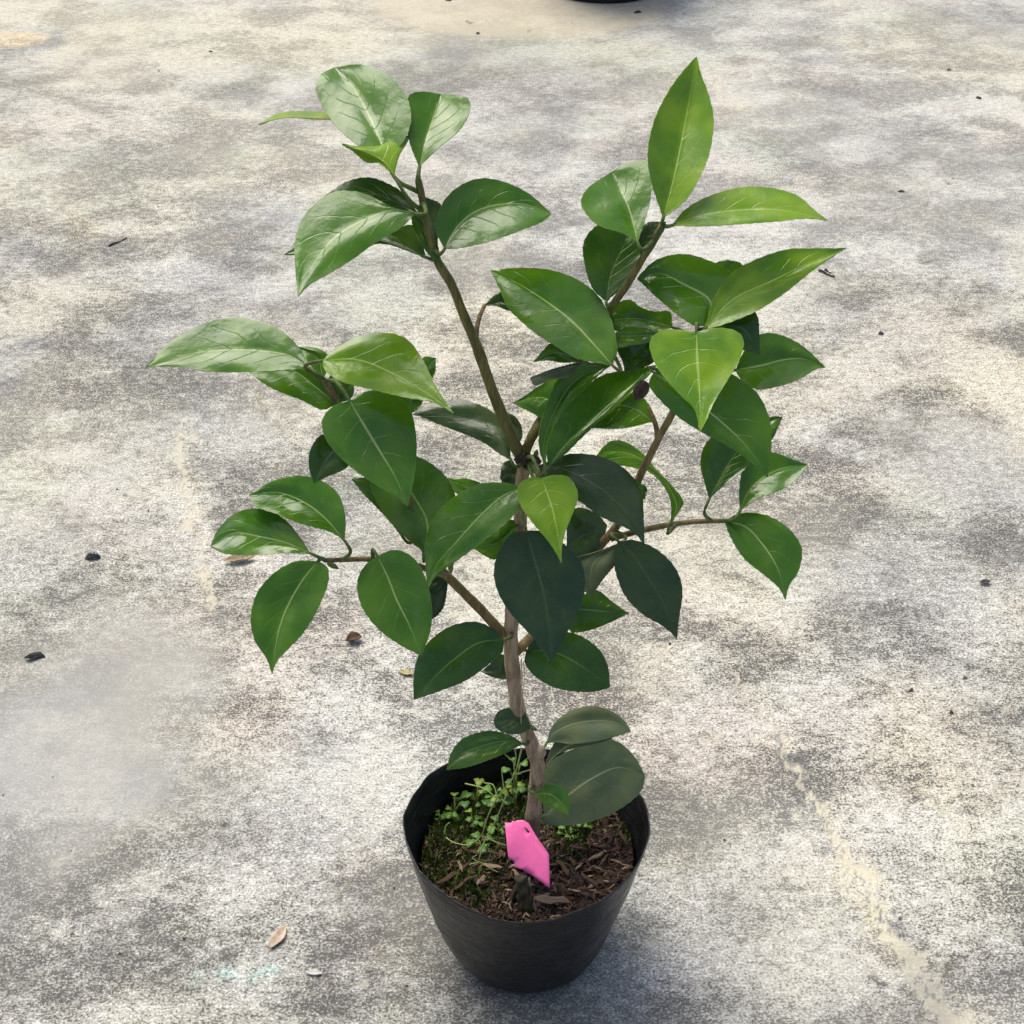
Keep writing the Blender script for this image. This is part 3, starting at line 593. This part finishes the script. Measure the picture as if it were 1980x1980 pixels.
leaf('B',(715,1245),(855,1038), [(695,1120),(745,1043)], [(790,1160),(845,1085)], (), -1.2, 1, 0, .1, 0, 'd', br='b2')
leaf('B',(1085,1630),(690,1362), [(1200,1480),(1235,1340),(1100,1258),(950,1221),(800,1255),(722,1322)], [(1035,1637),(950,1592),(840,1502),(750,1422)], [(1110,1495),(950,1392),(820,1335)], 2.2, 1.5, 0, .35, 0, 'm', br='b3')
leaf('B',(1078,1658),(1893,1188), [(1120,1500),(1225,1340),(1350,1263),(1550,1195),(1680,1190)], [(1200,1622),(1370,1552),(1530,1452),(1710,1310)], [(1230,1490),(1480,1370),(1700,1265)], 2.6, 1.4, 0, .3, 0, 'y', br='b3')
leaf('E',(838,318),(866,1058), [(690,298),(560,310),(488,390),(518,530),(600,660),(720,790),(822,900)], [(910,298),(1020,284),(1150,318),(1192,385),(1150,540),(1060,690),(960,860),(900,1000)], [(842,480),(852,650),(864,850)], 3.4, 1.2, 0, .12, -.6, 'y', br='b3')
leaf('B',(1200,1480),(1210,1255), [(1120,1360),(1140,1275)], [(1300,1350),(1290,1278)], (), -1.2, 1, 0, .1, 0, 'm', br='b3', pet=False)
leaf('B',(1085,1650),(1397,1803), [(1200,1580),(1330,1535),(1378,1570),(1393,1690)], [(1180,1730),(1320,1780)], (), 1.4, .7, 0, .1, 0, 'o', br='b3')
leaf('E',(655,280),(175,230), [(640,165),(520,163),(420,130),(340,75),(230,110)], [(540,315),(350,305),(220,300)], (), -.6, 1.6, 0, .3, 0, 'm', br='b3')
leaf('E',(620,330),(205,345), [(450,288),(300,280)], [(500,385),(350,415),(240,428)], (), .2, 1.9, 0, .1, 0, 'm', br='b3')
leaf('E',(570,450),(305,615), [(480,380),(250,425),(285,540)], [(530,530),(420,590)], (), -.8, .7, 0, .1, 0, 'o', br='b3')
leaf('E',(1130,600),(1798,580), [(1180,480),(1310,335),(1450,333),(1600,400),(1712,490)], [(1170,670),(1280,742),(1450,722),(1620,662),(1735,592)], [(1330,565),(1500,522),(1650,520)], .8, 1.4, 0, .3, 0, 'm', br='b3')
leaf('E',(520,620),(1370,1398), [(700,540),(1000,580),(1150,660),(1290,770),(1382,960),(1397,1180)], [(480,700),(650,910),(860,1057),(1040,1152),(1220,1268)], [(700,740),(950,930),(1200,1160)], 1.4, .9, .1, .05, -.3, 'm', br='b3')
leaf('E',(1300,1150),(1480,950), [(1340,1000),(1400,950)], [(1400,1120),(1445,1035)], (), .2, 1, 0, .1, 0, 'm', br='b3', pet=False)
leaf('E',(935,1560),(1210,1130), [(900,1450),(867,1290),(900,1160),(990,1080)], [(1000,1500),(1100,1422),(1225,1310),(1250,1220)], [(1000,1440),(1120,1240)], .2, 1.0, 0, .3, 0, 'o', br='b4')
leaf('E',(1165,1645),(1672,1308), [(1158,1500),(1190,1330),(1280,1230),(1400,1213),(1560,1268)], [(1300,1562),(1480,1490),(1600,1400)], [(1230,1500),(1340,1400),(1500,1330)], .3, 1.4, 0, .45, 0, 'm', br='b4')
leaf('H',(1190,378),(1541,832), [(1220,460),(1300,590),(1420,690),(1505,765)], [(1280,334),(1430,345),(1560,420),(1637,540),(1612,680),(1565,745)], [(1310,410),(1400,500),(1500,660)], .3, 1.2, .1, .15, -.4, 'm', br='b4')
leaf('E',(640,1755),(70,1272), [(680,1690),(740,1590),(660,1470),(540,1350),(430,1220),(300,1135),(200,1130),(120,1200)], [(650,1640),(625,1520),(500,1370),(330,1322),(200,1302)], [(688,1610),(600,1430),(450,1285),(330,1225),(200,1215)], .9, 1.2, 0, .3, 0, 'm', br='b4')
leaf('E',(400,1440),(448,1565), [(380,1500),(410,1560)], [(460,1470),(465,1530)], (), -.8, 1, 0, .1, 0, 'm', br='b3', pet=False)

# ---------------------------------------------------------------- pink tag
def pink_mat():
    t = NT('pink_plastic'); ob = t.coord('Object'); n = t.noise(ob, 90, 4)
    col = t.mix(t.ramp(n, .3, .7), (.86, .13, .34), (.90, .16, .38))
    return t.done(t.bsdf(col, .55, .35, t.bump(n, .15, .001)))
def build_tag():
    out = [(830,880),(873,882),(880,868),(903,872),(912,866),(952,862),(992,886),(1022,937),(1062,1000),(1105,1060),(1128,1095),(1132,1200),(1135,1327),(1075,1280),(1010,1235),(955,1200),(905,1187),(893,1140),(855,1128),(843,1030)]
    hole = [(963,922),(975,918),(1000,945),(992,953),(978,945)]
    bm = bmesh.new()
    def pt(q):
        f = (q[1]-862)/465; d = .9+3.7*f+.3*(q[0]-980)/150+.28*math.sin(math.pi*f)+.22*math.sin((q[0]*.9+q[1]*.5)*.012); return P3('G', q, d)
    edges = []
    for ring in (out, hole):
        vs = [bm.verts.new((q[0], q[1], 0)) for q in ring]
        edges += [bm.edges.new((vs[i], vs[(i+1) % len(vs)])) for i in range(len(vs))]
    bmesh.ops.triangle_fill(bm, edges=edges, use_beauty=True)
    bmesh.ops.subdivide_edges(bm, edges=bm.edges[:], cuts=3, use_grid_fill=True)
    for v in bm.verts: v.co = pt((v.co.x, v.co.y))
    for f in bm.faces: f.smooth = True
    bmesh.ops.recalc_face_normals(bm, faces=bm.faces)
    me = bpy.data.meshes.new('plant_tag'); bm.to_mesh(me); bm.free(); me.materials.append(pink_mat())
    o = bpy.data.objects.new('plant_tag', me); C.objects.link(o)
    md = o.modifiers.new('thick', 'SOLIDIFY'); md.thickness = .0006; md.offset = 0
    tag(o, 'torn bright pink plastic tag leaning on the soil beside the stem', 'plant tag')
build_tag()

# ---------------------------------------------------------------- soil litter, weeds
WOOD = [bark_mat('chip_brown', (.04, .022, .012), (.135, .078, .042), (.075, .042, .024)), bark_mat('chip_pale', (.14, .09, .055), (.34, .25, .165), (.22, .15, .1)), bark_mat('chip_dark', (.014, .009, .006), (.05, .03, .018), (.028, .018, .012))]
def chip_data(L, w, h, seed, n=7):
    V, Fc = [], []
    for i in range(n):
        t = i/(n-1)-.5; k = max(.3, 1-(abs(t)*2)**4.0)*(1+.35*noise.noise(Vector((t*6, seed, 2)))); c = Vector((t*L, w*.5*noise.noise(Vector((t*2, seed, 0))), h*1.2*(noise.noise(Vector((t*2, seed, 5)))+(.35 if True else 0)*(1-4*t*t))))
        for a in range(5):
            th = 2*math.pi*a/5+seed; V.append(c+Vector((0, math.cos(th)*w*.5*k*(1+.4*noise.noise(Vector((a, i, seed)))), math.sin(th)*h*.5*k)))
    for i in range(n-1):
        for a in range(5):
            q = (a+1) % 5; Fc.append((i*5+a, i*5+q, (i+1)*5+q, (i+1)*5+a))
    Fc.append((4, 3, 2, 1, 0)); Fc.append(tuple((n-1)*5+a for a in range(5)))
    return V, Fc
def soil_at(q):                                      # where a pixel of crop G meets the soil
    x, y = px('G', q); p = on_ground(x, y, SOIL_Z)
    for _ in range(3): p = on_ground(x, y, soil_h(p.x-POT.x, p.y-POT.y))
    return p
chip_meshes = []
for s in range(6):
    V, Fc = chip_data(1, .28+.1*(s % 3), .14, s*3.7); me = bpy.data.meshes.new('bark_chip'); me.from_pydata([tuple(v) for v in V], [], Fc); me.materials.append(WOOD[[0, 1, 2, 0, 2, 0][s]]); chip_meshes.append(me)
def chip(q, L, rot, m, tilt=0, lift=.001, label='brown bark chip lying among others on the soil'):
    p = soil_at(q); o = bpy.data.objects.new('bark_chip', chip_meshes[m]); C.objects.link(o)
    o.location = p+Vector((0, 0, lift)); o.scale = (L, L*.62, L*.75); o.rotation_euler = (random.uniform(-.5, .5), tilt, rot)
    return tag(o, label, 'bark chip', 'bark chips on the soil' if 'among' in label else None)
rc = random.Random(5)
for i in range(110):
    x, y = rc.uniform(360, 1640), rc.uniform(1000, 1460)
    e = ((x-985)/690)**2+((y-1000)/455)**2
    if e > .93 or (x < 600 and y < 1150): continue
    chip((x, y), rc.uniform(.007, .019), rc.uniform(0, 3.14), rc.choice([0, 0, 2, 3, 4, 5, 0, 1]), rc.uniform(-.35, .35), rc.uniform(.001, .005))
chip((1140, 1440), .026, -.12, 1, 0, .004, 'long pale split bark chip at the front of the pot')
chip((670, 1310), .015, 1.1, 1, .3, .005, 'upright pale curl of bark at the front left of the soil')
chip((450, 1290), .022, .7, 0, .2, .005, 'broad ribbed bark piece beside the pot wall on the left')
def litter():
    V, Fc, mi = [], [], []; r = random.Random(11)
    for i in range(2600):
        a, q = r.uniform(0, 6.283), math.sqrt(r.random())*.076; x, y = q*math.cos(a), q*math.sin(a)
        v, f = chip_data(r.uniform(.003, .011), r.uniform(.0006, .002), r.uniform(.0005, .0012), r.uniform(0, 50), 4)
        m = Matrix.Translation(Vector((x, y, soil_h(x, y)+r.uniform(0, .0015)))) @ Matrix.Rotation(r.uniform(0, 6.28), 4, 'Z') @ Matrix.Rotation(r.uniform(-.4, .4), 4, 'Y')
        n = len(V); V += [m @ k for k in v]; Fc += [tuple(k+n for k in g) for g in f]; mi += [r.choice([0, 0, 2, 2, 2, 1] if i % 3 else [0, 2, 2])]*len(f)
    o = mesh_obj('bark_litter', V, Fc, WOOD, None, False, None, mi); o.location = POT; o['kind'] = 'stuff'; o['label'] = 'fine shreds of bark and root scattered over the soil'; o['category'] = 'litter'
litter()
def weed_mat(name, c):
    t = NT(name); ob = t.coord('Object'); n = t.noise(ob, 240, 4)
    return t.done(t.bsdf(t.mix(t.ramp(n, .3, .7), tuple(x*.7 for x in c), c), .5, .4, t.bump(n, .3, .0006)))
WG, WL = weed_mat('weed_leaf_green', (.085, .20, .018)), weed_mat('weed_stem_lime', (.27, .36, .08))
WGS = [WG, weed_mat('weed_leaf_dark', (.045, .115, .012)), weed_mat('weed_leaf_dull', (.065, .15, .016)), weed_mat('weed_leaf_yellow', (.14, .21, .02))]
MOSS = weed_mat('moss_green', (.075, .13, .016))
def moss():
    V, Fc = [], []; r = random.Random(3)
    for i in range(9000):
        a, q = r.uniform(0, 6.283), math.sqrt(r.random())*.076; x, y = q*math.cos(a), q*math.sin(a)
        dens = (y-.5*x)/.05+.55+1.2*noise.noise(Vector((x*45, y*45, 9)))
        if r.random() > dens: continue
        z = soil_h(x, y); L = r.uniform(.002, .007)*(1.9 if r.random() < .12 and x < .01 else 1); b = r.uniform(0, 6.28); w = r.uniform(.0003, .0007)
        s = Vector((math.cos(b), math.sin(b), 0)); t = Vector((r.uniform(-.6, .6), r.uniform(-.6, .6), 1)).normalized()*L
        p = Vector((x, y, z)); n = len(V); V += [p-s*w, p+s*w, p+t*.6+s*w*1.6, p+t, p+t*.6-s*w*1.6]; Fc.append((n, n+1, n+2, n+3, n+4))
    o = mesh_obj('moss', V, Fc, [MOSS], None, False); o.location = POT; o['kind'] = 'stuff'; o['label'] = 'low green moss covering the back and left of the soil'; o['category'] = 'moss'
moss()
def weed(q, n, size, label, seed, h=.014):
    r = random.Random(seed); p = soil_at(q); root = empty('weed_seedling', p); root.matrix_world = Matrix.Translation(p)
    n += 3
    for i in range(n):
        a = 2*math.pi*i/n+r.uniform(-.5, .5); L = size*r.uniform(.35, .78); hh = h*r.uniform(.3, 1.3)
        dr = Vector((math.cos(a), math.sin(a), 0)); end = dr*L*.55+Vector((0, 0, hh))
        V, Fc = tube_data(catmull([Vector((0, 0, -.001)), dr*L*.15+Vector((0, 0, hh*.6)), end], 6), [.0005]*7, 6)
        o = mesh_obj('stalk', V, Fc, [WL]); o.parent = root
        V, Fc = [], []; m = 10; ti = r.uniform(-.2, .5)
        ax = (dr*math.cos(ti)+Vector((0, 0, -math.sin(ti)))).normalized(); sd = Vector((-dr.y, dr.x, 0)); up = ax.cross(sd)*-1
        V.append(end+ax*L*.35)
        for j in range(m*2):
            th = 2*math.pi*j/(m*2); rr = L*.42*(1+.24*math.cos(3*th)+.10*math.cos(7*th+seed))*r.uniform(.93, 1.07); c, s_ = math.cos(th), math.sin(th)
            V.append(end+ax*(L*.35-rr*c*.95)+sd*rr*s_*.9+Vector((0, 0, L*.09*(c*c-.4)+L*.12*abs(s_))))
        for j in range(m*2): Fc.append((0, 1+j, 1+(j+1) % (m*2)))
        nV = len(V); V += [v-Vector((0, 0, .0003)) for v in V]; Fc += [tuple(x+nV for x in reversed(f)) for f in Fc]
        for j in range(m*2): q_ = (j+1) % (m*2); Fc.append((1+j, 1+nV+j, 1+nV+q_, 1+q_))
        o = mesh_obj('leaf', V, Fc, [r.choice(WGS)]); o.parent = root
    return tag(root, label, 'weed', None)
weed((490, 850), 4, .013, 'small round-leaved weed by the left wall of the pot', 1, .016)
weed((395, 880), 3, .008, 'tiny weed sprout closest to the left wall of the pot', 2, .010)
weed((620, 940), 4, .011, 'low weed seedling between the pot wall and the wiry stem', 3)
weed((670, 1060), 3, .013, 'broad-leaved weed seedling below the fork of the wiry stem', 4, .007)
weed((760, 800), 5, .014, 'leafy weed clump behind the wiry stem', 5, .017)
weed((640, 760), 4, .013, 'weed clump at the back left of the soil', 6, .018)
weed((900, 800), 4, .013, 'weed clump growing against the base of the shrub stem', 7, .026)
weed((900, 700), 3, .012, 'taller weed behind the base of the shrub stem', 12, .034)
weed((1255, 985), 3, .009, 'dark little weed on the soil right of the pink tag', 8, .006)
weed((1375, 930), 3, .009, 'yellowish weed sprout under the low grey-green leaf', 9, .008)
weed((790, 960), 3, .010, 'small weed sprout just left of the pink tag', 10, .008)
def wiry():
    p0 = soil_at((590, 1165)); root = empty('wiry_weed', p0); root.matrix_world = Matrix.Translation(p0)
    for k, (pts, r) in enumerate([
        ([(945,372,1.6),(890,565,2.2),(775,715,2.6),(705,860,2.9),(672,968,3.2),(600,1030,3.3)], .00085), ([(672,968,3.2),(750,1005,3.3),(842,1037,3.4)], .0008),
        ([(840,690,2.4),(760,880,3.0),(700,985,3.5),(650,1142,4.2)], .0007), ([(650,1142,4.2),(720,1185,4.5),(785,1218,4.7)], .0006), ([(650,1148,4.2),(590,1165,4.2)], .0007), ([(650,1148,4.2),(610,1120,4.0),(640,1100,3.8)], .0005),
        ([(885,560,2.2),(940,540,1.8),(1008,520,1.2)], .0008), ([(560,615,.5),(690,650,1.6),(775,715,2.6)], .0007), ([(690,610,.8),(750,625,1.5),(775,700,2.6)], .0006), ([(828,415,1.2),(880,460,1.6),(905,490,1.8)], .0007),
        ([(822,648,2),(815,590,1.6),(808,515,1.2)], .0006), ([(900,385,1.4),(905,440,1.7),(890,520,2)], .0006), ([(1000,430,1.4),(930,490,1.8),(880,560,2.2)], .0006), ([(430,980,2.2),(470,1010,2.5),(540,1030,2.9),(600,1030,3.3)], .0006), ([(420,960,2),(430,900,1.8),(455,880,1.8)], .0006)]):
        P = catmull([P3('G', q[:2], q[2]) for q in pts], 14); V, Fc = tube_data(P, [r*.72*(1-.25*i/14) for i in range(15)], 6)
        o = mesh_obj('stalk', V, Fc, [WL]); o.parent = root; o.matrix_parent_inverse = root.matrix_world.inverted()
    tag(root, 'wiry lime green weed branching up beside the shrub stem', 'weed')
wiry()
def stub():
    p = soil_at((965, 1455)); root = empty('mossy_stub', p); root.matrix_world = Matrix.Translation(p)
    P = catmull([Vector((.001, 0, -.004)), Vector((.0, .003, .010)), Vector((-.003, .008, .022))], 14)
    V, Fc = tube_data(P, [.0065-.0025*i/14 for i in range(15)], 12, .5); o = mesh_obj('wood', V, Fc, [bark_mat('mossy_wood', (.02, .018, .008), (.075, .07, .03), (.04, .06, .015))]); o.parent = root
    P = catmull([Vector((.008, -.003, -.002)), Vector((.004, .003, .012)), Vector((.003, .007, .022))], 10)
    V, Fc = tube_data(P, [.0016-.0008*i/10 for i in range(11)], 8, .3); o = mesh_obj('splinter', V, Fc, [WOOD[1]]); o.parent = root
    tag(root, 'short mossy wood stub standing in the soil below the pink tag', 'wood stub')
stub()
def fibre():
    t = NT('jute_fibre'); m = t.done(t.bsdf((.45, .36, .2), .7, .3)); root = empty('jute_thread', P3('F', (800, 1300), .5)); root.matrix_world = Matrix.Translation(root.location)
    for pts in ([(795,1340,.5),(805,1450,.7),(798,1570,.7),(815,1640,.8),(855,1730,.9)], [(800,1330,.5),(800,1500,.7),(797,1650,.8),(800,1770,1),(815,1850,1.1)], [(812,1350,.5),(818,1450,.7),(806,1560,.7),(812,1610,.7)]):
        P = catmull([P3('F', q[:2], q[2]) for q in pts], 24); V, Fc = tube_data(P, [.0003]*25, 5); o = mesh_obj('strand', V, Fc, [m]); o.parent = root; o.matrix_parent_inverse = root.matrix_world.inverted()
    tag(root, 'frayed straw-coloured thread hanging down along the shrub stem', 'thread')
fibre()

# ---------------------------------------------------------------- small debris on the ground
def dry_mat(name, c):
    t = NT(name); ob = t.coord('Object'); n = t.noise(ob, 160, 5, .7)
    return t.done(t.bsdf(t.mix(t.ramp(n, .3, .7), tuple(x*.55 for x in c), c), .7, .3, t.bump(n, .5, .001)))
def dry_leaf(x, y, L, w, rot, c, label, up=.35, name='dry_leaf'):
    p = gd(x, y); V, Fc = [], []; n, m = 14, 4
    for i in range(n+1):
        t = i/n; hw = w*.5*max(.04, math.sin(math.pi*t)**.8)
        for j in range(-m, m+1):
            u = j/m; V.append(Vector(((t-.5)*L, u*hw*(1+.15*noise.noise(Vector((t*5, j, x)))), .0012+up*hw*u*u+L*.10*(2*t-1)**2*up+.15*w*abs(noise.noise(Vector((t*3, u, y)))))))
    q = 2*m+1
    for i in range(n):
        for j in range(q-1): Fc.append((i*q+j, i*q+j+1, (i+1)*q+j+1, (i+1)*q+j))
    o = mesh_obj(name, V, Fc, [dry_mat(name, c)]); md = o.modifiers.new('thick', 'SOLIDIFY'); md.thickness = .0005
    o.location = p; o.rotation_euler = (0, 0, rot); return tag(o, label, 'dry leaf')
dry_leaf(525, 1772, .024, .010, 1.15, (.50, .40, .28), 'pale tan dry leaf scrap on the concrete left of the pot')
dry_leaf(668, 1210, .016, .013, .4, (.13, .075, .04), 'curled brown dry leaf on the concrete below the left branch', .9)
dry_leaf(766, 1272, .014, .007, -.3, (.45, .40, .16), 'yellowish leaf scrap on the concrete beside the lowest left leaf')
dry_leaf(452, 1060, .032, .012, .25, (.42, .33, .2), 'curled tan dry leaf under the tip of the left twig', .8)
dry_leaf(592, 1838, .014, .005, -.1, (.6, .58, .5), 'whitish leaf scrap beside the turquoise mark')
dry_leaf(1858, 1102, .012, .007, .2, (.07, .065, .055), 'ragged dark leaf crumb on the grey right part of the floor', .6)
def grit(x, y, L, w, h, rot, c, label, name='dark_chip', cat='chip'):
    if y < 700 or x > 1600: L, w, h = L*.62, w*.62, h*.6
    V, Fc = chip_data(L, w, h, x*.37, 5); o = mesh_obj(name, V, Fc, [dry_mat(name, c)], None, False)
    o.location = gd(x, y)+Vector((0, 0, h*.3)); o.rotation_euler = (0, 0, rot); return tag(o, label, cat)
grit(175, 1052, .016, .009, .006, .1, (.035, .033, .03), 'black chip with a pale spot lying on the smooth concrete')
grit(180, 1053, .006, .003, .010, .1, (.6, .6, .58), 'tiny white fleck sitting on the black chip', 'white_fleck', 'fleck')
grit(66, 1243, .018, .008, .005, .12, (.025, .025, .024), 'flat oblong black chip alone on the smooth concrete')
grit(1203, 24, .022, .010, .006, .0, (.03, .03, .03), 'dark crumb on the tan stain in front of the far pot')
grit(902, 64, .012, .008, .005, .2, (.05, .045, .04), 'dark crumb at the edge of the tan stain')
grit(846, 1, .020, .010, .006, 0, (.04, .04, .035), 'dark crumb beside the far pot')
grit(398, 98, .012, .006, .004, .6, (.06, .06, .05), 'dark speck on the cream concrete behind the shrub')
grit(1662, 630, .011, .008, .005, .4, (.06, .058, .05), 'dark crumb on grey concrete right of the shrub')
grit(1718, 1304, .008, .006, .004, 0, (.05, .048, .045), 'small black crumb on the concrete right of the pot')
grit(1820, 1280, .008, .004, .003, .3, (.08, .08, .075), 'small grey crumb on the concrete right of the pot')
grit(1846, 186, .016, .007, .005, -.7, (.06, .06, .05), 'dark splinter on the pale concrete far right')
grit(1700, 362, .016, .006, .004, .05, (.07, .06, .04), 'brown splinter on pale concrete beyond the right leaf tip')
grit(1790, 133, .012, .006, .004, .1, (.06, .06, .05), 'dark fleck on the pale concrete at the far right')
def crumbs():
    V, Fc, mi = [], [], []; r = random.Random(21)
    for i in range(90):
        p = gd(r.uniform(-20, 1950), r.uniform(0, 1940)); L = r.choice([.0012, .0016, .002, .003])*r.uniform(.7, 1.3)
        v, f = chip_data(L, L*r.uniform(.3, .8), L*.5, r.uniform(0, 50), 4); m = Matrix.Translation(p+Vector((0, 0, L*.2))) @ Matrix.Rotation(r.uniform(0, 6.28), 4, 'Z')
        n = len(V); V += [m @ k for k in v]; Fc += [tuple(k+n for k in g) for g in f]; mi += [r.choice([0, 1, 2, 2])]*len(f)
    o = mesh_obj('soil_crumbs', V, Fc, WOOD, None, False, None, mi); o['kind'] = 'stuff'; o['label'] = 'fine soil crumbs and grit scattered over the concrete'; o['category'] = 'grit'
crumbs()
def twig(p, q, r, label):
    a, b = gd(*p), gd(*q); V, Fc = tube_data([a.lerp(b, i/8)+Vector((0, 0, r*.9+.001*math.sin(i*.9))) for i in range(9)], [r*(1-.4*i/8) for i in range(9)], 7, .4)
    o = mesh_obj('twig', V, Fc, [WOOD[2]]); return tag(o, label, 'twig')
twig((1545, 512), (1574, 524), .0016, 'short dark twig on the concrete under the pointed right leaf')
twig((1556, 510), (1568, 517), .0012, 'thinner twig lying against the short dark twig')
twig((205, 466), (240, 450), .0012, 'thin dark twig on the pale concrete left of the shrub')

S.cycles.samples = 160
